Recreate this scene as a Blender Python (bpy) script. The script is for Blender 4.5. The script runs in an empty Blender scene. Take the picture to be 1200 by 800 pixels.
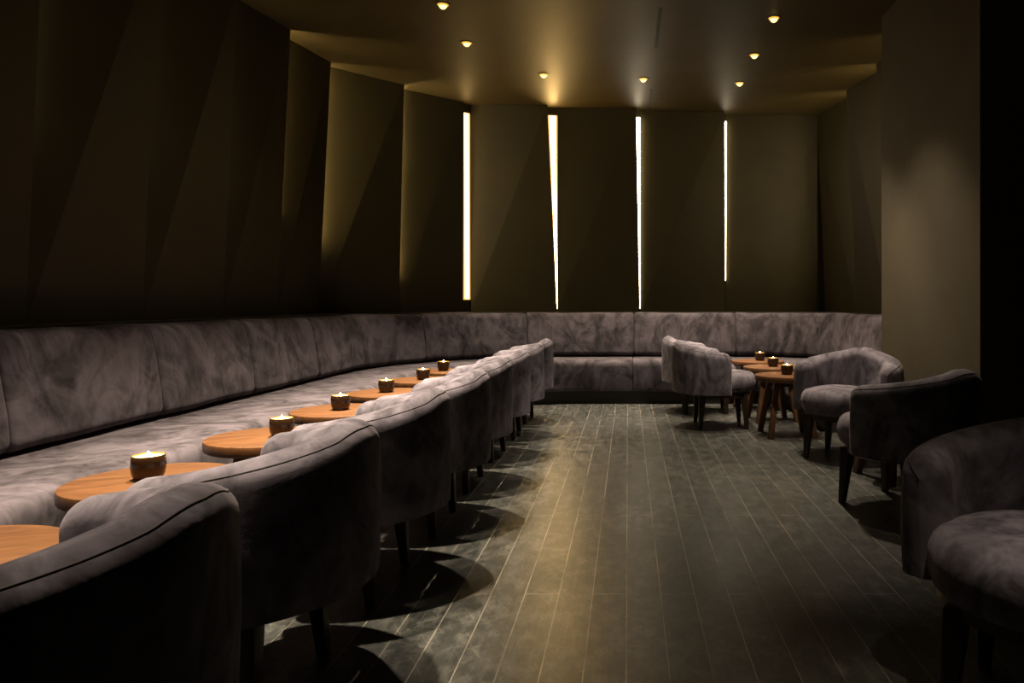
import bpy, bmesh, math, random
from mathutils import Vector, Matrix, noise
random.seed(7)
PI = math.pi
S = bpy.context.scene
COL = S.collection

# ------------------------------------------------------------------ helpers
def link(o):
    COL.objects.link(o); return o

def mesh_obj(name, verts, faces, mats, parent=None, smooth=False, auto=None):
    me = bpy.data.meshes.new(name)
    me.from_pydata([tuple(v) for v in verts], [], faces)
    bm = bmesh.new(); bm.from_mesh(me)
    bmesh.ops.recalc_face_normals(bm, faces=bm.faces)
    bm.to_mesh(me); bm.free()
    return finish(name, me, mats, parent, smooth, auto)

def finish(name, me, mats, parent=None, smooth=False, auto=None):
    o = bpy.data.objects.new(name, me); link(o)
    for m in (mats if isinstance(mats, (list, tuple)) else [mats]):
        me.materials.append(m)
    if smooth:
        me.polygons.foreach_set('use_smooth', [True] * len(me.polygons))
        if auto:
            try: me.set_sharp_from_angle(angle=math.radians(auto))
            except Exception: pass
    if parent: o.parent = parent
    return o

def bm_obj(name, bm, mats, parent=None, smooth=False, auto=None):
    me = bpy.data.meshes.new(name)
    bmesh.ops.recalc_face_normals(bm, faces=bm.faces)
    bm.to_mesh(me); bm.free()
    return finish(name, me, mats, parent, smooth, auto)

def add_box(bm, lo, hi, bevel=0.0, seg=2):
    r = bmesh.ops.create_cube(bm, size=1.0)
    for v in r['verts']:
        for i in range(3):
            v.co[i] = lo[i] + (v.co[i] + .5) * (hi[i] - lo[i])
    if bevel:
        es = list({e for v in r['verts'] for e in v.link_edges})
        bmesh.ops.bevel(bm, geom=es, offset=bevel, segments=seg, affect='EDGES', profile=.5)

def empty(name, loc, rz=0):
    o = bpy.data.objects.new(name, None); link(o)
    o.location = loc; o.rotation_euler = (0, 0, rz); o.empty_display_size = .1
    return o

def tag(o, label, cat, group=None, kind=None):
    o['label'] = label; o['category'] = cat
    if group: o['group'] = group
    if kind: o['kind'] = kind
    return o

def structure(o):
    o['kind'] = 'structure'; return o

def copy_tree(o, parent=None):
    c = o.copy(); link(c)
    if parent: c.parent = parent
    for ch in list(o.children): copy_tree(ch, c)
    return c

def lathe(bm, prof, n=40, cap=False):
    rings = []
    for r, z in prof:
        if r < 1e-6:
            rings.append([bm.verts.new((0, 0, z))])
        else:
            rings.append([bm.verts.new((r * math.cos(2 * PI * k / n), r * math.sin(2 * PI * k / n), z)) for k in range(n)])
    for a, b in zip(rings[:-1], rings[1:]):
        for k in range(n):
            k2 = (k + 1) % n
            if len(a) == 1 and len(b) == 1: continue
            if len(a) == 1: bm.faces.new((a[0], b[k], b[k2]))
            elif len(b) == 1: bm.faces.new((a[k], a[k2], b[0]))
            else: bm.faces.new((a[k], a[k2], b[k2], b[k]))

def rounded_poly(pts, radii, seg=6):
    """closed polygon with rounded corners -> list of points"""
    out = []; n = len(pts)
    for i in range(n):
        p0 = Vector(pts[i - 1]); p = Vector(pts[i]); p2 = Vector(pts[(i + 1) % n]); r = radii[i]
        if r <= 0: out.append(p); continue
        d0 = (p0 - p).normalized(); d2 = (p2 - p).normalized()
        ang = d0.angle(d2); t = min(r / math.tan(ang / 2), (p0 - p).length * .49, (p2 - p).length * .49)
        a = p + d0 * t; b = p + d2 * t
        for k in range(seg + 1):
            u = k / seg
            out.append(a * (1 - u) ** 2 + p * 2 * u * (1 - u) + b * u ** 2)
    return out

# ------------------------------------------------------------------ materials
class NT:
    def __init__(self, name):
        self.m = bpy.data.materials.new(name); self.m.use_nodes = True
        self.t = self.m.node_tree; self.b = self.t.nodes['Principled BSDF']
    def n(self, typ, **kw):
        x = self.t.nodes.new(typ)
        for k, v in kw.items(): setattr(x, k, v)
        return x
    def l(self, a, b): self.t.links.new(a, b)
    def noise(self, vec, scale, detail=4, rough=.55, dist=0.0):
        x = self.n('ShaderNodeTexNoise'); x.inputs['Scale'].default_value = scale
        x.inputs['Detail'].default_value = detail; x.inputs['Roughness'].default_value = rough
        x.inputs['Distortion'].default_value = dist
        self.l(vec, x.inputs['Vector']); return x.outputs['Fac']
    def mapping(self, src, scale=(1, 1, 1), loc=(0, 0, 0), rot=(0, 0, 0)):
        x = self.n('ShaderNodeMapping'); x.inputs['Scale'].default_value = scale
        x.inputs['Location'].default_value = loc; x.inputs['Rotation'].default_value = rot
        self.l(src, x.inputs['Vector']); return x.outputs['Vector']
    def ramp(self, fac, stops, interp='LINEAR'):
        x = self.n('ShaderNodeValToRGB'); x.color_ramp.interpolation = interp
        e = x.color_ramp.elements
        while len(e) < len(stops): e.new(.5)
        for el, (p, c) in zip(e, stops):
            el.position = p; el.color = (c[0], c[1], c[2], 1) if not isinstance(c, (int, float)) else (c, c, c, 1)
        self.l(fac, x.inputs['Fac']); return x.outputs['Color']
    def mix(self, a, b, fac, typ='MIX'):
        x = self.n('ShaderNodeMix', data_type='RGBA', blend_type=typ)
        for s, v in ((x.inputs[0], fac), (x.inputs[6], a), (x.inputs[7], b)):
            if isinstance(v, (int, float)): s.default_value = v
            elif isinstance(v, tuple): s.default_value = (*v, 1)
            else: self.l(v, s)
        return x.outputs[2]
    def math(self, op, a, b=0.0):
        x = self.n('ShaderNodeMath', operation=op)
        for s, v in ((x.inputs[0], a), (x.inputs[1], b)):
            if isinstance(v, (int, float)): s.default_value = v
            else: self.l(v, s)
        return x.outputs[0]
    def bump(self, h, strength, dist=.01):
        x = self.n('ShaderNodeBump'); x.inputs['Strength'].default_value = strength
        x.inputs['Distance'].default_value = dist; self.l(h, x.inputs['Height'])
        self.l(x.outputs['Normal'], self.b.inputs['Normal'])
    def set(self, **kw):
        for k, v in kw.items():
            s = self.b.inputs[k.replace('_', ' ')]
            if hasattr(v, 'is_output'): self.l(v, s)
            elif isinstance(v, tuple): s.default_value = (*v, 1)
            else: s.default_value = v
        return self.m

def plain(name, col, rough=.6, metal=0.0, spec=.5):
    t = NT(name); return t.set(Base_Color=col, Roughness=rough, Metallic=metal, Specular_IOR_Level=spec)

def emit(name, col, strength):
    t = NT(name); return t.set(Base_Color=(0, 0, 0), Emission_Color=col, Emission_Strength=strength, Roughness=.5)

def velvet(name, dark, light, scale=1.0):
    t = NT(name)
    tc = t.n('ShaderNodeTexCoord').outputs['Object']
    oi = t.n('ShaderNodeObjectInfo').outputs['Random']
    off = t.n('ShaderNodeCombineXYZ'); t.l(t.math('MULTIPLY', oi, 31.0), off.inputs[0]); t.l(t.math('MULTIPLY', oi, 17.0), off.inputs[1])
    va = t.n('ShaderNodeVectorMath', operation='ADD'); t.l(tc, va.inputs[0]); t.l(off.outputs[0], va.inputs[1])
    v = va.outputs[0]
    # brushed nap: swirled patches, finer strokes, and a grain
    n1 = t.noise(t.mapping(v, (1, 1, .8)), 3.4 * scale, 4, .55, 2.4)
    n2 = t.noise(t.mapping(v, (1, 1, .55), rot=(.5, .3, .4)), 9 * scale, 4, .62, 2.2)
    n3 = t.noise(v, 220, 2, .5)
    f1 = t.ramp(n1, [(.38, 0.0), (.50, .5), (.60, 1.0)])
    f2 = t.ramp(n2, [(.36, 0.0), (.64, 1.0)])
    f = t.math('ADD', t.math('MULTIPLY', f1, .58), t.math('MULTIPLY', f2, .34))
    f = t.math('ADD', f, t.math('MULTIPLY', n3, .08))
    col = t.mix(dark, light, f)
    t.bump(t.math('ADD', t.math('MULTIPLY', n1, 1.0), t.math('MULTIPLY', n2, .35)), .35, .012)
    t.set(Base_Color=col, Roughness=.92, Specular_IOR_Level=.15)
    t.b.inputs['Sheen Weight'].default_value = .06
    t.b.inputs['Sheen Roughness'].default_value = .45
    t.b.inputs['Sheen Tint'].default_value = (.85, .75, .78, 1)
    return t.m

def wood(name, dark, light, rough=.45, scale=1.0, axis='X'):
    t = NT(name)
    tc = t.n('ShaderNodeTexCoord').outputs['Object']
    sc = {'X': (1.2, 9, 9), 'Z': (9, 9, 1.2)}[axis]
    v = t.mapping(tc, tuple(s * scale for s in sc))
    n1 = t.noise(v, 3.0, 6, .6, .8)
    n2 = t.noise(t.mapping(tc, tuple(s * scale * 4 for s in sc)), 6.0, 3, .5)
    f = t.math('ADD', t.math('MULTIPLY', n1, .75), t.math('MULTIPLY', n2, .25))
    col = t.ramp(f, [(.35, dark), (.65, light)])
    t.bump(n2, .12, .003)
    return t.set(Base_Color=col, Roughness=rough, Specular_IOR_Level=.35)

def paint(name, c, rough=.65):
    t = NT(name)
    tc = t.n('ShaderNodeTexCoord').outputs['Object']
    n1 = t.noise(tc, 2.2, 5, .6, .4); n2 = t.noise(tc, 90, 2, .5)
    f = t.math('ADD', t.math('MULTIPLY', n1, .8), t.math('MULTIPLY', n2, .2))
    col = t.ramp(f, [(.3, tuple(x * .82 for x in c)), (.7, tuple(x * 1.18 for x in c))])
    t.bump(n2, .06, .002)
    return t.set(Base_Color=col, Roughness=rough, Specular_IOR_Level=.25)

def floor_material():
    t = NT('worn_dark_planks')
    tc = t.n('ShaderNodeTexCoord').outputs['Object']
    # planks run along Y: swap the axes for the brick pattern
    v = t.mapping(tc, (1, 1, 1), (0, .005, 0), (0, 0, PI / 2))
    def brick(c1, c2, mortar, size):
        b = t.n('ShaderNodeTexBrick'); b.offset = .37; b.offset_frequency = 2
        b.inputs['Color1'].default_value = (*c1, 1); b.inputs['Color2'].default_value = (*c2, 1)
        b.inputs['Mortar'].default_value = (*mortar, 1)
        b.inputs['Scale'].default_value = 1; b.inputs['Mortar Size'].default_value = size
        b.inputs['Mortar Smooth'].default_value = .3; b.inputs['Bias'].default_value = 0
        b.inputs['Brick Width'].default_value = 2.6; b.inputs['Row Height'].default_value = .12
        t.l(v, b.inputs['Vector']); return b
    b = brick(FLOOR_A, FLOOR_B, FLOOR_A, .0020)
    grain = t.noise(t.mapping(tc, (30, 1.0, 1)), 3.0, 4, .6, 0)
    base = t.mix(b.outputs['Color'], t.ramp(grain, [(.3, .55), (.7, 1.5)]), 1.0, 'MULTIPLY')
    # foot-worn, scratched patches
    patch = t.noise(tc, 1.3, 6, .68, .6)
    fine = t.noise(t.mapping(tc, (1, .55, 1)), 17, 6, .74, 0)
    def scratches(ang, lo):
        r = t.mapping(tc, (1, 1, 1), (ang * 3, ang, 0), (0, 0, ang))
        n = t.noise(t.mapping(r, (150, 4.5, 1)), 1.0, 3, .55, 0)
        return t.ramp(n, [(lo, 0.0), (lo + .07, .8)])
    sf = t.math('MAXIMUM', t.math('MAXIMUM', scratches(.9, .57), scratches(-.5, .57)), scratches(1.9, .58))
    sf = t.math('MULTIPLY', sf, t.ramp(fine, [(.40, 0.0), (.58, 1.0)]))
    wear = t.math('MULTIPLY', t.ramp(patch, [(.34, .25), (.64, .9)]),
                  t.math('MAXIMUM', t.ramp(fine, [(.46, 0.0), (.72, .8)]), sf))
    base = t.mix(base, FLOOR_WEAR, t.math('MULTIPLY', wear, .9))
    # pale dusty joints, stronger in some places than in others
    js = t.noise(t.mapping(tc, (6, 1.2, 1)), 1.6, 3, .6)
    jf = t.math('MULTIPLY', b.outputs['Fac'], t.ramp(js, [(.34, .12), (.60, 1.0)]))
    base = t.mix(base, FLOOR_JOINT, jf)
    rough = t.ramp(t.noise(tc, 2.5, 2, .5), [(.3, .335), (.7, .375)])
    hgt = t.math('SUBTRACT', t.math('MULTIPLY', grain, .3), b.outputs['Fac'])
    t.bump(hgt, .25, .003)
    return t.set(Base_Color=base, Roughness=rough, Specular_IOR_Level=.72)

FLOOR_A = (.014, .0155, .0138); FLOOR_B = (.025, .026, .023); FLOOR_WEAR = (.17, .163, .142); FLOOR_JOINT = (.25, .225, .175)
M_velvet = velvet('taupe_velvet', (.038, .033, .039), (.182, .162, .192))
M_bench = velvet('banquette_velvet', (.0165, .0138, .0155), (.102, .087, .100), .8)
M_piping = plain('velvet_piping', (.055, .045, .046), .9)
M_leg = wood('dark_stained_wood', (.010, .005, .003), (.035, .016, .010), .4, 1, 'Z')
M_oak = wood('oiled_oak', (.068, .0275, .009), (.145, .062, .0215), .42, 1, 'X')
M_oakleg = wood('oak_leg', (.05, .021, .007), (.115, .050, .018), .5, 1, 'Z')
M_plinth = plain('black_brown_plinth', (.012, .008, .005), .6)
M_panel = paint('dark_olive_panel', (.029, .0225, .0070), .55)
M_wall = paint('dark_wall_paint', (.02, .017, .010), .7)
M_pier = paint('olive_brown_plaster', (.042, .034, .0195), .7)
M_ceiling = paint('dark_ceiling_paint', (.052, .038, .0125), .5)
M_floor = floor_material()
M_black = plain('matt_black', (.004, .004, .004), .7)
M_trimring = plain('bronze_trim', (.05, .04, .025), .4, .6)
M_cup = plain('smoked_bronze_glass', (.035, .016, .006), .18, .35)
M_cupin = plain('gilt_cup_lining', (.6, .34, .08), .3, .7)
M_wax = emit('glowing_wax', (1, .66, .26), 9)
M_flame = emit('candle_flame', (1, .72, .32), 60)
M_wick = plain('wick', (.01, .01, .01), .9)
M_lamp = emit('lamp_lens', (1, .72, .25), 2.8)
M_rim_glow = emit('lamp_rim_glow', (1, .50, .06), 1.1)
M_led_warm = emit('led_warm', (1, .62, .22), 11)
M_halo = emit('amber_halo_glow', (1, .50, .10), 1.1)
M_led_amber = emit('led_amber', (1, .62, .21), 54)
M_led_white = emit('led_soft_white', (1, .82, .56), 20)
M_led_dim = emit('led_dim', (1, .84, .58), 22)
M_led_right = emit('led_right', (1, .76, .42), 75)
M_led_mid = emit('led_mid', (1, .76, .42), 135)

CEIL = 3.28
for m_ in (M_wax, M_flame, M_lamp, M_rim_glow): m_.cycles.emission_sampling = 'NONE'
# ------------------------------------------------------------------ the room
def slab(name, lo, hi, m):
    bm = bmesh.new(); add_box(bm, lo, hi); return structure(bm_obj(name, bm, m))

slab('floor', (-4, -2.2, -.1), (4, 10, 0), M_floor)
slab('ceiling', (-4, -2.2, CEIL), (4, 10, CEIL + .1), M_ceiling)

LW = -2.92
left_y = [-.72, .13, .98, 1.84, 2.70, 3.555, 4.406, 5.28, 6.09, 6.91]
run_left = [(LW, y) for y in left_y]
run_corner = [(LW, 6.91), (-2.40, 7.68), (-1.79, 8.34)]
run_back = [(-1.79, 8.34), (-.815, 8.45), (.14, 8.56), (1.16, 8.755), (2.40, 8.92)]
run_right = [(2.40, 8.92), (2.44, 7.80), (2.47, 6.95), (2.50, 6.14), (2.52, 5.50)]

def inward(a, b):
    d = (Vector(b) - Vector(a)).normalized()
    return Vector((d.y, -d.x))        # walking clockwise round the room: inside is on the right

def wall_run(name, pts, m, thick=.12, back=.015):
    verts = []; faces = []
    for a, b in zip(pts[:-1], pts[1:]):
        n = inward(a, b); i = len(verts)
        for off in (-back, -back - thick):
            for q in (a, b):
                p = Vector(q) + n * off
                verts += [(p.x, p.y, 0), (p.x, p.y, CEIL)]
        # 0 a0 1 a1 2 b0 3 b1 | 4 a0' 5 a1' 6 b0' 7 b1'
        faces += [tuple(i + k for k in f) for f in ((0, 2, 3, 1), (4, 5, 7, 6), (0, 1, 5, 4), (2, 6, 7, 3), (1, 3, 7, 5), (0, 4, 6, 2))]
    return structure(mesh_obj(name, verts, faces, m))

wall_run('wall_left', [(LW, -2.1), (LW, 6.91)], M_wall)
wall_run('wall_corner', run_corner, M_wall)
wall_run('wall_back', run_back, M_wall)
wall_run('wall_right', run_right, M_wall)
slab('wall_pier', (2.0, 4.17, 0), (3.3, 5.79, CEIL), M_pier)
slab('wall_near_right', (3.18, -2.1, 0), (3.3, 4.17, CEIL), M_wall)
slab('wall_rear', (-3.05, -2.2, 0), (3.3, -2.1, CEIL), M_wall)

# ------------------------------------------------------------------ banquette path
# reference line: where the front of the backrest meets the seat
segs = []   # (length, fn(t)->(point, outward normal))
def seg_line(a, b):
    a = Vector(a); b = Vector(b); L = (b - a).length; n = -inward(a, b)
    segs.append((L, lambda t: (a + (b - a) * (t / L), n)))
def seg_arc(c, r, a0, a1):
    c = Vector(c); L = abs(a1 - a0) * r
    def f(t):
        g = a0 + (a1 - a0) * t / L; d = Vector((math.cos(g), math.sin(g))); return c + d * r, d
    segs.append((L, f))
BY0 = .30
seg_line((-2.35, BY0), (-2.35, 6.15))
seg_arc((-.45, 6.15), 1.90, PI, PI / 2)
seg_line((-.45, 8.05), (1.35, 8.05))
seg_arc((1.35, 7.30), .75, PI / 2, 0)
seg_line((2.10, 7.30), (2.10, 5.83))
PATHLEN = sum(s[0] for s in segs)
def path(s):
    for L, f in segs:
        if s <= L + 1e-9: return f(max(0, s))
        s -= L
    return segs[-1][1](segs[-1][0])

S_arc0 = segs[0][0]; S_back0 = S_arc0 + segs[1][0]; S_arc1 = S_back0 + segs[2][0]; S_right0 = S_arc1 + segs[3][0]
breaks = [0, 1.35, 2.50, 3.42, 4.33, 5.30, S_arc0 + 1.19, S_arc0 + 2.34, S_back0 + .516, S_back0 + 1.637, S_right0 + .02, PATHLEN]

def sweep(name, prof, s0, s1, m, parent, step=.06, edge=.035, shrink=.028, wob=0.0, seed=0):
    """closed cross-section (u outward, z) carried along the path, ends rounded off like a stuffed cushion"""
    cx = sum(p[0] for p in prof) / len(prof); cz = sum(p[1] for p in prof) / len(prof)
    rows = []
    for k in range(6):
        a = (k / 6) * PI / 2
        rows.append((s0 + edge * (1 - math.cos(a)), (1 - math.sin(a)) * shrink))
    n = max(2, int((s1 - s0 - 2 * edge) / step))
    for k in range(n + 1): rows.append((s0 + edge + (s1 - s0 - 2 * edge) * k / n, 0))
    for k in range(5, -1, -1):
        a = (k / 6) * PI / 2
        rows.append((s1 - edge * (1 - math.cos(a)), (1 - math.sin(a)) * shrink))
    rnd = random.Random(seed)
    ph = [rnd.uniform(0, 6.28) for _ in range(4)]
    verts = []; np_ = len(prof)
    for s, sh in rows:
        p, nrm = path(s)
        for (u, z) in prof:
            du = cx - u; dz = cz - z; L = math.hypot(du, dz) or 1
            uu = u + du / L * sh; zz = z + dz / L * sh
            if wob:
                w = wob * (math.sin(s * 5.1 + ph[0] + z * 3) * .5 + math.sin(s * 11.3 + ph[1] + u * 5) * .3 + math.sin(s * 19 + ph[2] + z * 9) * .2)
                uu += w * (-du / L); zz += w * (-dz / L)
            q = p + nrm * uu
            verts.append((q.x, q.y, zz))
    faces = []
    for r in range(len(rows) - 1):
        for k in range(np_):
            k2 = (k + 1) % np_
            faces.append((r * np_ + k, r * np_ + k2, (r + 1) * np_ + k2, (r + 1) * np_ + k))
    faces.append(tuple(range(np_))); faces.append(tuple((len(rows) - 1) * np_ + k for k in range(np_)))
    return mesh_obj(name, verts, faces, m, parent, True, 70)

bq = empty('banquette', (0, 0, 0))
tag(bq, 'long taupe velvet wall banquette curving round the room under the folded panels', 'banquette')
back_prof = rounded_poly([(-.005, .455), (.005, .60), (.035, .78), (.07, .925), (.235, .925), (.235, .455)], [.05, .2, .2, .085, .06, .02])
seat_prof = rounded_poly([(-.58, .455), (.16, .435), (.16, .13), (-.58, .13)], [.07, .02, .02, .035])
for i, (a, b) in enumerate(zip(breaks[:-1], breaks[1:])):
    sweep('backrest_cushion', back_prof, a + .002, b - .002, M_bench, bq, wob=.006, seed=i)
seat_breaks = [0, 2.50, 4.9, S_arc0 + 1.19, S_arc0 + 2.34, S_back0 + .50, S_back0 + 1.637, S_right0 + .02, PATHLEN]
for i, (a, b) in enumerate(zip(seat_breaks[:-1], seat_breaks[1:])):
    sweep('seat_cushion', seat_prof, a + .0015, b - .0015, M_bench, bq, wob=.005, seed=40 + i, edge=.02, shrink=.014)
pl_prof = [(-.51, 0), (-.51, .13), (.15, .13), (.15, 0)]
sweep('plinth', pl_prof, 0, PATHLEN, M_plinth, bq, edge=.01, shrink=.001)

# the low wall between banquette and panels (its top is the ledge the panels stand on)
outer = run_left + run_corner[1:] + run_back[1:] + run_right[1:]
def hit_wall(p, n):
    best = 3.0
    for a, b in zip(outer[:-1], outer[1:]):
        a = Vector(a); e = Vector(b) - a
        det = n.x * (-e.y) + e.x * n.y
        if abs(det) < 1e-9: continue
        w = a - p
        t = (w.x * (-e.y) + e.x * w.y) / det; u = (n.x * w.y - n.y * w.x) / det
        if t > 0 and -.001 <= u <= 1.001: best = min(best, t)
    return best
verts = []; faces = []; LEDGE = .93
ss = [PATHLEN * k / 160 for k in range(161)]
for s in ss:
    p, n = path(s); a = p + n * .245; b = p + n * (min(hit_wall(p, n), 1.2) + .005)
    verts += [(a.x, a.y, 0), (a.x, a.y, LEDGE), (b.x, b.y, 0), (b.x, b.y, LEDGE)]
for k in range(160):
    i = 4 * k; j = i + 4
    faces += [(i, j, j + 1, i + 1), (i + 1, j + 1, j + 3, i + 3), (i + 2, i + 3, j + 3, j + 2), (i, i + 2, j + 2, j)]
faces += [(0, 1, 3, 2), tuple(640 + k for k in (0, 2, 3, 1))]
structure(mesh_obj('trim_1', verts, faces, M_plinth))

# ------------------------------------------------------------------ folded panels and light strips
PROT, GAP = .14, .045
def panel(a, b, label, mirror=False, bottom=LEDGE + .001, PROT=PROT, GAP=GAP, GAPB=0.0):
    a = Vector(a); b = Vector(b); n = inward(a, b); d = (b - a).normalized(); W = (b - a).length
    zt = CEIL - .001
    def P(x, z, h):
        q = a + d * x + n * h; return (q.x, q.y, z)
    e = .003
    if not mirror:   # far/right top corner leans out, fold from there to the bottom left
        F = [(e, bottom, 0), (W - e - GAPB, bottom, .006), (W - GAP, zt, PROT), (e, zt, 0)]
        tri = [(0, 1, 2), (0, 2, 3)]
    else:
        F = [(e, bottom, .006), (W - e, bottom, 0), (W - e, zt, 0), (GAP, zt, PROT)]
        tri = [(0, 1, 3), (1, 2, 3)]
    verts = [P(*f) for f in F] + [P(f[0], f[1], f[2] - .012) for f in F]
    faces = list(tri) + [tuple(4 + k for k in reversed(f)) for f in tri]
    for k in range(4):
        k2 = (k + 1) % 4; faces.append((k, 4 + k, 4 + k2, k2))
    o = mesh_obj('wall_panel', verts, faces, M_panel)
    tag(o, label, 'wall panel', 'folded panels lining the walls')
    return o

def strip(a, b, label, m, mirror=False, z0=.97, z1=CEIL - .015, w0=.008, w1=.04, tuck=0.0, PROT=PROT, GAP=GAP, GAPB=0.0, h0=.006, hf=.30, halo=None):
    """slim tapering light bar standing in the gap at the leaning edge of the panel a-b"""
    a = Vector(a); b = Vector(b); n = inward(a, b); d = (b - a).normalized(); W = (b - a).length
    verts = []
    for z in (z0, z1):
        f = (z - LEDGE) / (CEIL - LEDGE)
        x = (W - (GAPB + (GAP - GAPB) * f) * .5 - tuck) if not mirror else (GAP * f * .5 + tuck)
        h = (h0 + PROT * hf * f) if not tuck else PROT * .20 * f; w = w0 + (w1 - w0) * f
        for (dx, dh) in ((-.5, -.5), (.5, -.5), (.5, .5), (-.5, .5)):
            q = a + d * (x + dx * w) + n * (h + dh * .012)
            verts.append((q.x, q.y, z))
    faces = [(0, 1, 2, 3), (4, 5, 6, 7)] + [(k, (k + 1) % 4, 4 + (k + 1) % 4, 4 + k) for k in range(4)]
    o = mesh_obj('light_strip', verts, faces, m)
    if halo:      # added wider emissive plate behind the tube imitates its soft amber halo
        mat_h, k = halo
        hv = []
        for q in range(0, 8, 4):
            c = sum((Vector(v) for v in verts[q:q + 4]), Vector()) / 4
            for v in verts[q:q + 4]:
                r = Vector(v) - c; al = r.x * d.x + r.y * d.y; nn = r.x * n.x + r.y * n.y
                p = c + Vector((d.x, d.y, 0)) * al * k + Vector((n.x, n.y, 0)) * (nn * .4 - .0035)
                p.z += (-.012 if q == 0 else .012); hv.append(tuple(p))
        mesh_obj('halo_glow', hv, faces, mat_h, o)
    return tag(o, label, 'light strip', 'light strips between the wall panels')

ordn = ['first', 'second', 'third', 'fourth', 'fifth', 'sixth', 'seventh', 'eighth', 'ninth']
for i in range(len(run_left) - 1):
    k = len(run_left) - 2 - i        # counted from the corner
    panel(run_left[i], run_left[i + 1], 'near-black folded panel on the long left wall, %s from the angled corner' % ordn[k])
    strip(run_left[i], run_left[i + 1], 'faint light strip hidden at the far edge of the %s left-wall panel from the corner' % ordn[k], M_led_mid if k < 2 else M_led_dim, z0=1.6 if k < 1 else 1.8, w0=.010, w1=.014, tuck=.045)
panel(run_corner[0], run_corner[1], 'olive folded panel of the angled corner, farther from the bright slits')
panel(run_corner[1], run_corner[2], 'olive folded panel of the angled corner, directly left of the widest amber light slit', PROT=.04, GAP=.12, GAPB=.10)
strip(run_corner[0], run_corner[1], 'faint pale light strip between the two panels of the angled corner', M_led_mid, z0=1.3, w0=.010, w1=.014, tuck=.03)
strip(run_corner[1], run_corner[2], 'widest amber light strip, where the angled corner meets the back wall', M_led_warm, w0=.048, w1=.052, z0=1.08, z1=CEIL - .11, PROT=.04, GAP=.12, GAPB=.10, h0=.002, hf=0, halo=(M_halo, 2.0))
bl = ['folded back-wall panel between the amber slit and the second bright slit',
      'folded back-wall panel between the second and third bright slits',
      'folded back-wall panel between the third and the rightmost bright slits',
      'folded back-wall panel between the rightmost slit and the right corner']
sl = ['second bright tapering light strip from the left on the back wall',
      'third bright tapering light strip from the left on the back wall',
      'narrowest white light strip, rightmost on the back wall']
for i in range(4):
    gp = (.115, .06, .04, .03)[i]
    panel(run_back[i], run_back[i + 1], bl[i], PROT=.10, GAP=gp)
    if i < 3: strip(run_back[i], run_back[i + 1], sl[i], M_led_amber if i == 0 else M_led_white, z1=CEIL - .10, w0=(.004, .004, .001)[i], w1=gp * (.62 if i == 0 else .8), halo=(M_halo, 1.7) if i == 0 else None, PROT=.10, GAP=gp, h0=-.004 if i == 0 else .004, hf=0 if i == 0 else .5, z0=1.30 if i == 2 else .97)
rl = ['folded panel on the right wall, deepest in the corner', 'folded panel on the right wall, second from the back corner',
      'folded panel on the right wall, third from the back corner', 'narrow folded panel on the right wall tucked behind the pier']
for i in range(4):
    panel(run_right[i], run_right[i + 1], rl[i], mirror=True)
    if i: strip(run_right[i], run_right[i + 1], 'faint light strip at the far edge of the %s right-wall panel from the corner' % ordn[i], M_led_right, mirror=True, z0=1.5, w0=.010, w1=.014, tuck=.04)

# ------------------------------------------------------------------ ceiling: downlights and slots
def make_downlight():
    root = empty('downlight', (0, 0, CEIL))
    bm = bmesh.new(); lathe(bm, [(.042, -.001), (.044, -.006), (.056, -.006), (.059, -.001), (.042, -.001)], 32)
    bm_obj('trim_ring', bm, M_trimring, root, True, 40)
    bm = bmesh.new(); lathe(bm, [(.031, -.014), (.041, -.005), (.042, -.001), (.031, -.001), (.031, -.014)], 32)
    bm_obj('rim_glow', bm, M_rim_glow, root, True, 40)  # orange glow edge around the lens, made with an emissive ring
    bm = bmesh.new(); lathe(bm, [(0, -.036), (.012, -.034), (.022, -.027), (.029, -.016), (.031, -.006), (.031, -.001), (0, -.001)], 32)
    bm_obj('lens', bm, M_lamp, root, True, 40)
    return root
dl = make_downlight()
SPOT_COL = (1, .83, .62)
def downlight(x, y, label, W, group='recessed ceiling downlights', size=78, blend=1.0):
    o = copy_tree(dl)
    o.location = (x, y, CEIL); tag(o, label, 'downlight', group)
    L = bpy.data.lights.new('lamp', 'SPOT'); L.energy = W; L.color = SPOT_COL
    L.spot_size = math.radians(size); L.spot_blend = blend; L.shadow_soft_size = .035
    lo = bpy.data.objects.new('lamp', L); link(lo); lo.parent = o; lo.location = (0, 0, -.085)
WL = 800
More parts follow.
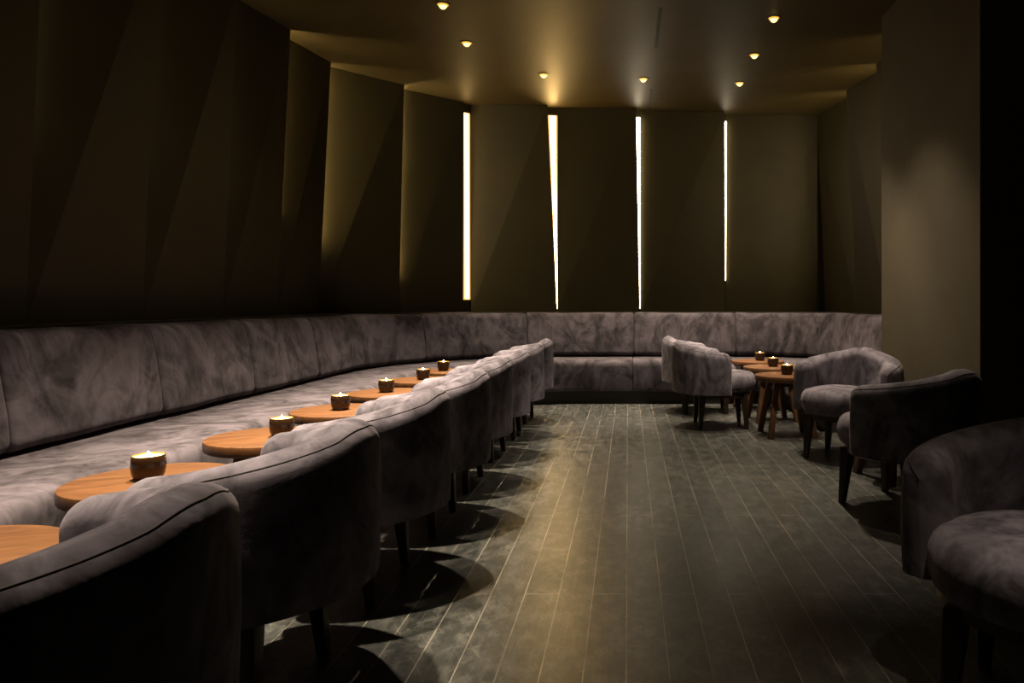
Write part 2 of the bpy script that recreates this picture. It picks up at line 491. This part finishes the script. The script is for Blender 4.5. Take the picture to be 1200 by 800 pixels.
for k, (x, y, lab, w, sz, bl) in enumerate([
    (1.14, 7.50, 'glowing downlight of the right ceiling row, farthest from the camera', .8, 64, 1),
    (1.145, 6.65, 'glowing downlight of the right ceiling row, second from the back wall', .42, 58, 1),
    (1.15, 5.79, 'glowing downlight of the right ceiling row, third from the back wall', .40, 80, .6),
    (1.15, 4.93, 'downlight of the right ceiling row beside the pier', .36, 80, .6),
    (1.15, 4.07, 'downlight of the right ceiling row just before the pier', .06, 58, 1),
    (.97, 1.38, 'added unseen downlight with a narrow beam on the near right chair seat', .26, 36, 1),  # unseen lamp added off the row to brighten the near chair's seat
    (.154, 7.36, 'glowing downlight in front of the third light slit on the back wall', .72, 62, 1),
    (-.83, 7.22, 'glowing downlight in front of the second light slit on the back wall', .72, 62, 1),
    (-1.394, 6.34, 'glowing downlight of the left ceiling row, farthest from the camera', 1.2, 53, 1),
    (-1.395, 5.53, 'glowing downlight of the left ceiling row, second from the back', 1.2, 53, 1),
    (-1.395, 4.70, 'downlight of the left ceiling row, third from the back', 1.7, 53, 1),
    (-1.395, 3.87, 'downlight of the left ceiling row, fourth from the back', 1.7, 53, 1),
    (-1.395, 3.04, 'downlight of the left ceiling row, fifth from the back', 1.7, 53, 1),
    (-1.395, 2.21, 'downlight of the left ceiling row, sixth from the back', 1.5, 53, 1),
    (-1.395, 1.38, 'downlight of the left ceiling row nearest the camera', 0.5, 53, 1)]):
    downlight(x, y, lab, WL * w, size=sz, blend=bl)

for c in list(dl.children): bpy.data.objects.remove(c)
bpy.data.objects.remove(dl)

def slot(y0, y1, lab):
    bm = bmesh.new()
    add_box(bm, (.232, y0, CEIL - .004), (.262, y1, CEIL))
    o = bm_obj('ceiling_slot', bm, M_black); tag(o, lab, 'air slot', 'black slots in the ceiling')
slot(5.6, 6.45, 'long black air slot in the ceiling, nearer the camera')
slot(7.74, 8.5, 'short black air slot in the ceiling against the back wall')

# ------------------------------------------------------------------ tub chairs (local +X is the way the sitter faces)
R_MID, TH = .296, .128
ARM = .095                       # straight piece of arm in front of the half circle
def shell_path(s):               # s in -1..1, 0 = middle of the back
    Larc = R_MID * PI / 2; L = Larc + ARM; d = abs(s) * L; sg = 1 if s >= 0 else -1
    if d <= Larc:
        a = PI - sg * d / R_MID if False else d / R_MID
        return Vector((-R_MID * math.cos(a), sg * R_MID * math.sin(a))), Vector((-math.cos(a), sg * math.sin(a))), d, L
    return Vector((d - Larc, sg * R_MID)), Vector((0, sg)), d, L

def shell_top(d, L):
    t = min(1, d / L)
    t = (1 - (1 - t) ** 1.3) * min(1, d / .10)
    return .722 - .095 * t

def make_shell(parent):
    NS = 96; zb = .295; tip = .062
    prof_n = 30
    verts = []
    rails = []
    for i in range(NS + 1):
        q = -1 + 2 * i / NS
        s = math.copysign(abs(q) ** .92, q)
        c, nrm, d, L = shell_path(s)
        zt = shell_top(d, L); th = TH; e = L - d
        if e < tip:
            k = math.sqrt(max(0, 1 - ((tip - e) / tip) ** 2)); th *= max(.02, k); zt -= .068 * (1 - k)
        r = th / 2
        pinch = math.exp(-(d / .022) ** 2) * .007 + math.exp(-(d / .09) ** 2) * .006
        puff = .010 * math.sin(min(1, d / L) * PI)
        rr = min(r, .064)
        pts = []
        # outer side up, over the rounded top, inner side down
        zc = zt - rr
        for k in range(7):
            f = k / 6; pts.append((r + .004 * math.sin(f * PI), zb + (zc - zb) * f))
        for k in range(1, 12):
            a = PI * k / 12; pts.append((r * math.cos(a), zc + rr * math.sin(a)))
        for k in range(7):
            f = 1 - k / 6; pts.append((-r - puff * math.sin(f * PI) * min(1, e / tip), zb + (zc - zb) * f))
        if i == 0: prof_len = len(pts)
        rail = None
        for j, (u, z) in enumerate(pts):
            uu = u; zz = z
            if u < 0: uu = u + pinch * (1 if z > .40 else .3)
            if z > zc + rr * .3: zz -= pinch * .35
            p = c + nrm * uu
            nz = noise.noise(Vector((p.x * 9, p.y * 9, zz * 9))) * .0045 * (1 if u < .02 else .5)
            p = p + nrm * nz
            verts.append((p.x, p.y, zz + nz * .4))
            if j == 9: rail = (p.x - nrm.x * .0006, p.y - nrm.y * .0006, zz - .0006)
        rails.append(rail)
    faces = []
    n = prof_len
    for i in range(NS):
        for j in range(n):
            j2 = (j + 1) % n
            faces.append((i * n + j, i * n + j2, (i + 1) * n + j2, (i + 1) * n + j))
    faces.append(tuple(range(n))); faces.append(tuple(NS * n + k for k in range(n)))
    sh = mesh_obj('backrest', verts, faces, M_velvet, parent, True, 80)
    # piping cord along the outer shoulder
    pv = []; pf = []; m = 6; rad = .0024
    for i, p in enumerate(rails):
        a = Vector(rails[max(0, i - 1)]); b = Vector(rails[min(len(rails) - 1, i + 1)])
        t = (b - a).normalized(); u = t.cross(Vector((0, 0, 1))).normalized(); w = u.cross(t)
        for k in range(m):
            g = 2 * PI * k / m; q = Vector(p) + u * math.cos(g) * rad + w * math.sin(g) * rad
            pv.append(tuple(q))
    for i in range(len(rails) - 1):
        for k in range(m):
            k2 = (k + 1) % m; pf.append((i * m + k, i * m + k2, (i + 1) * m + k2, (i + 1) * m + k))
    mesh_obj('piping', pv, pf, M_piping, sh, True)
    return sh

def make_chair():
    root = empty('tub_chair', (0, 0, 0))
    make_shell(root)
    # round domed seat cushion
    bm = bmesh.new()
    lathe(bm, [(0, .300), (.20, .300), (.243, .304), (.262, .318), (.272, .345), (.276, .375), (.273, .405), (.264, .430), (.247, .449),
               (.218, .459), (.17, .465), (.09, .468), (0, .469)], 56)
    for v in bm.verts:
        r = math.hypot(v.co.x, v.co.y); a = math.atan2(v.co.y, v.co.x)
        if v.co.z > .31: v.co.z += .004 * math.sin(3 * a + r * 14) * min(1, r / .15)
        v.co.x += .066
    bm_obj('seat', bm, M_velvet, root, True, 80)
    bm = bmesh.new(); lathe(bm, [(0, .262), (.250, .262), (.262, .268), (.262, .302), (0, .302)], 40)
    for v in bm.verts: v.co.x += .03
    bm_obj('seat_frame', bm, M_leg, root, True, 40)
    for sx in (-1, 1):
        for sy in (-1, 1):
            bm = bmesh.new(); v8 = []
            for z, w, off in ((0, .030, .190), (.29, .058, .170)):
                ox = off * sx + .045; oy = off * sy
                for (dx, dy) in ((-1, -1), (1, -1), (1, 1), (-1, 1)):
                    v8.append(bm.verts.new((ox + dx * w / 2, oy + dy * w / 2, z)))
            bm.faces.new(v8[:4]); bm.faces.new(v8[4:])
            for k in range(4): bm.faces.new((v8[k], v8[(k + 1) % 4], v8[4 + (k + 1) % 4], v8[4 + k]))
            bmesh.ops.bevel(bm, geom=list(bm.edges), offset=.004, segments=2, affect='EDGES', profile=.5)
            bm_obj('leg', bm, M_leg, root, True, 35)
    return root
proto = make_chair(); chair_first = [proto]
def chair(x, y, face, label, group):
    o = chair_first.pop() if chair_first else copy_tree(proto)
    o.location = (x, y, 0); o.rotation_euler = (0, 0, face)
    tag(o, label, 'chair', group); return o
g1 = 'tub chairs along the aisle facing the long banquette'
rowlab = ['velvet tub chair nearest the camera in the aisle row, its near arm leaving the picture',
          'second velvet tub chair from the camera in the aisle row',
          'third velvet tub chair from the camera in the aisle row',
          'fourth velvet tub chair from the camera in the aisle row',
          'fifth velvet tub chair from the camera in the aisle row',
          'sixth velvet tub chair from the camera in the aisle row',
          'seventh velvet tub chair from the camera in the aisle row, one before the farthest',
          'farthest velvet tub chair of the aisle row, just before the back banquette']
for k in range(8):
    jx, ja = random.uniform(-.012, .012), random.uniform(-.05, .05)
    cx, cy = ((-1.06, 1.232), (-1.045, 1.968), (-1.025, 2.704), (-1.01, 3.438))[k] if k < 4 else (-1.01 + jx, 1.13 + .76 * k)
    chair(cx, cy, PI + (.04 if k == 0 else ja), rowlab[k], g1)
g2 = 'tub chairs on the right side of the room'
chair(.73, 6.17, .02, 'velvet tub chair turned right toward the three small tables, nearer of that pair', g2)
chair(.685, 7.00, -.02, 'velvet tub chair turned right toward the three small tables, half hidden behind its twin', g2)
chair(1.475, 4.95, math.atan2(-.80, -.60), 'velvet tub chair facing out with its lit seat, in front of the pier', g2)
chair(1.40, 3.72, math.atan2(.79, -.60), 'dark tub chair seen from behind at the foot of the pier', g2)
chair(1.07, 1.85, math.atan2(-.78, -.62), 'large near tub chair facing the camera, cut off by the picture edge', g2)

# ------------------------------------------------------------------ small oak tables
TZ = .47
def make_table():
    root = empty('side_table', (0, 0, 0))
    bm = bmesh.new()
    lathe(bm, [(0, TZ - .045), (.240, TZ - .045), (.247, TZ - .041), (.250, TZ - .036), (.250, TZ - .005), (.2485, TZ - .0015), (.245, TZ), (0, TZ)], 64)
    bm_obj('table_top', bm, M_oak, root, True, 35)
    for sx in (-1, 1):
        for sy in (-1, 1):
            bm = bmesh.new(); v8 = []
            for z, off in ((0, .172), (TZ - .043, .105)):
                for (dx, dy) in ((-1, -1), (1, -1), (1, 1), (-1, 1)):
                    v8.append(bm.verts.new((off * sx + dx * .021, off * sy + dy * .021, z)))
            bm.faces.new(v8[:4]); bm.faces.new(v8[4:])
            for k in range(4): bm.faces.new((v8[k], v8[(k + 1) % 4], v8[4 + (k + 1) % 4], v8[4 + k]))
            bmesh.ops.bevel(bm, geom=list(bm.edges), offset=.003, segments=2, affect='EDGES', profile=.5)
            bm_obj('leg', bm, M_oakleg, root, True, 35)
    for a in (0, 1):
        bm = bmesh.new()
        lo, hi = ((-.125, -.014, .375), (.125, .014, .425)) if a == 0 else ((-.014, -.125, .375), (.014, .125, .4245))
        add_box(bm, lo, hi, .003)
        r = bm_obj('cross_rail', bm, M_oakleg, root); r.rotation_euler = (0, 0, PI / 4)
    return root
tproto = make_table(); t_first = [tproto]
def table(x, y, rz, label, group):
    o = t_first.pop() if t_first else copy_tree(tproto)
    o.location = (x, y, 0); o.rotation_euler = (0, 0, rz); tag(o, label, 'table', group); return o

def make_candle():
    root = empty('candle_holder', (0, 0, 0))
    bm = bmesh.new()
    lathe(bm, [(0, 0), (.033, 0), (.040, .004), (.046, .018), (.049, .038), (.0485, .058), (.046, .076), (.0445, .077), (.0435, .075),
               (.046, .056), (.0465, .038), (.043, .018), (.036, .008), (0, .008)], 40)
    for f in bm.faces:
        c = f.calc_center_median(); rr = math.hypot(c.x, c.y)
        if c.z > .005 and f.index >= 0: pass
    cup = bm_obj('cup', bm, [M_cup, M_cupin], root, True, 60)
    n = 40
    for p in cup.data.polygons:
        if p.index >= n * 7: p.material_index = 1
    bm = bmesh.new(); lathe(bm, [(0, .009), (.034, .009), (.0425, .020), (.0455, .038), (.0452, .058), (.0440, .0715), (.035, .0700), (0, .0690)], 36)
    wax = bm_obj('wax', bm, M_wax, root, True, 50)
    bm = bmesh.new(); lathe(bm, [(0, .069), (.0012, .069), (.0012, .075), (0, .075)], 8)
    bm_obj('wick', bm, M_wick, wax)
    bm = bmesh.new(); lathe(bm, [(0, .0715), (.003, .0725), (.0055, .0755), (.0056, .0785), (.0040, .083), (.0018, .087), (0, .0895)], 16)
    bm_obj('flame', bm, M_flame, wax, True)
    return root
cproto = make_candle()
def candle(x, y, label, group):
    o = copy_tree(cproto)
    o.location = (x, y, TZ + .0005); o.rotation_euler = (0, 0, random.uniform(0, 6)); tag(o, label, 'candle', group)
    L = bpy.data.lights.new('candle_light', 'POINT'); L.energy = .16; L.color = (1, .55, .18); L.shadow_soft_size = .006
    lo = bpy.data.objects.new('candle_light', L); link(lo); lo.parent = o; lo.location = (0, 0, .096)
    return o

gt = 'round oak tables along the long banquette'; gc = 'candles along the long banquette'
where = ['nearest the camera, cut by the picture edge', 'second from the camera', 'third from the camera', 'fourth from the camera',
         'fifth from the camera', 'sixth from the camera', 'farthest from the camera']
for k in range(7):
    tx = -1.508 if k < 6 else -1.47
    y = 1.575 + .76 * k if k < 6 else 6.08
    if k == 0: tx, y = -1.525, 1.61
    table(tx, y, .1 * k + .3, 'round oak table beside the long banquette, ' + where[k], gt)
    cw = where[k] if k else 'nearest the camera, mostly outside the picture'
    candle([-1.53, -1.526, -1.46, -1.51, -1.52, -1.50, -1.53][k], y, 'lit candle in a dark cup, banquette-side table %s' % cw, gc)
gt2 = 'round oak tables on the right side of the room'; gc2 = 'candles on the right-hand tables'
rt = ['nearest the camera of the three together', 'middle one of the three together', 'deepest in the corner of the three together']
for k, (x, y) in enumerate([(1.245, 5.75), (1.27, 6.48), (1.265, 7.15)]):
    table(x, y, .05 + .07 * k, 'small round oak table by the right-hand bench, ' + rt[k], gt2)
    candle(x + [.0, .01, .02][k], y, 'lit candle glowing on the right-hand oak table, %s' % rt[k], gc2)
table(1.60, 4.33, .25, 'oak table hidden behind the dark chair by the pier, only a leg showing', gt2)

def delete_tree(o):
    for c in list(o.children): delete_tree(c)
    bpy.data.objects.remove(o)
delete_tree(cproto)

# ------------------------------------------------------------------ camera, world, view
cam = bpy.data.cameras.new('camera'); co = bpy.data.objects.new('camera', cam); link(co)
co.location = (0, 0, 1.03); co.rotation_euler = (PI / 2, 0, 0)
cam.sensor_width = 36; cam.lens = 860 / 1200 * 36
cam.shift_x = -136 / 1200; cam.shift_y = -45 / 1200
cam.clip_start = .05; cam.clip_end = 60
S.camera = co
w = bpy.data.worlds.new('night'); S.world = w; w.use_nodes = True
w.node_tree.nodes['Background'].inputs[0].default_value = (.5, .45, .4, 1)
w.node_tree.nodes['Background'].inputs[1].default_value = .002
S.view_settings.view_transform = 'Standard'; S.view_settings.look = 'None'
S.view_settings.exposure = 0; S.view_settings.gamma = 1; S.view_settings.use_curve_mapping = False
try:
    S.cycles.use_denoising = True; S.cycles.max_bounces = 8; S.cycles.sample_clamp_indirect = 6
except Exception: pass
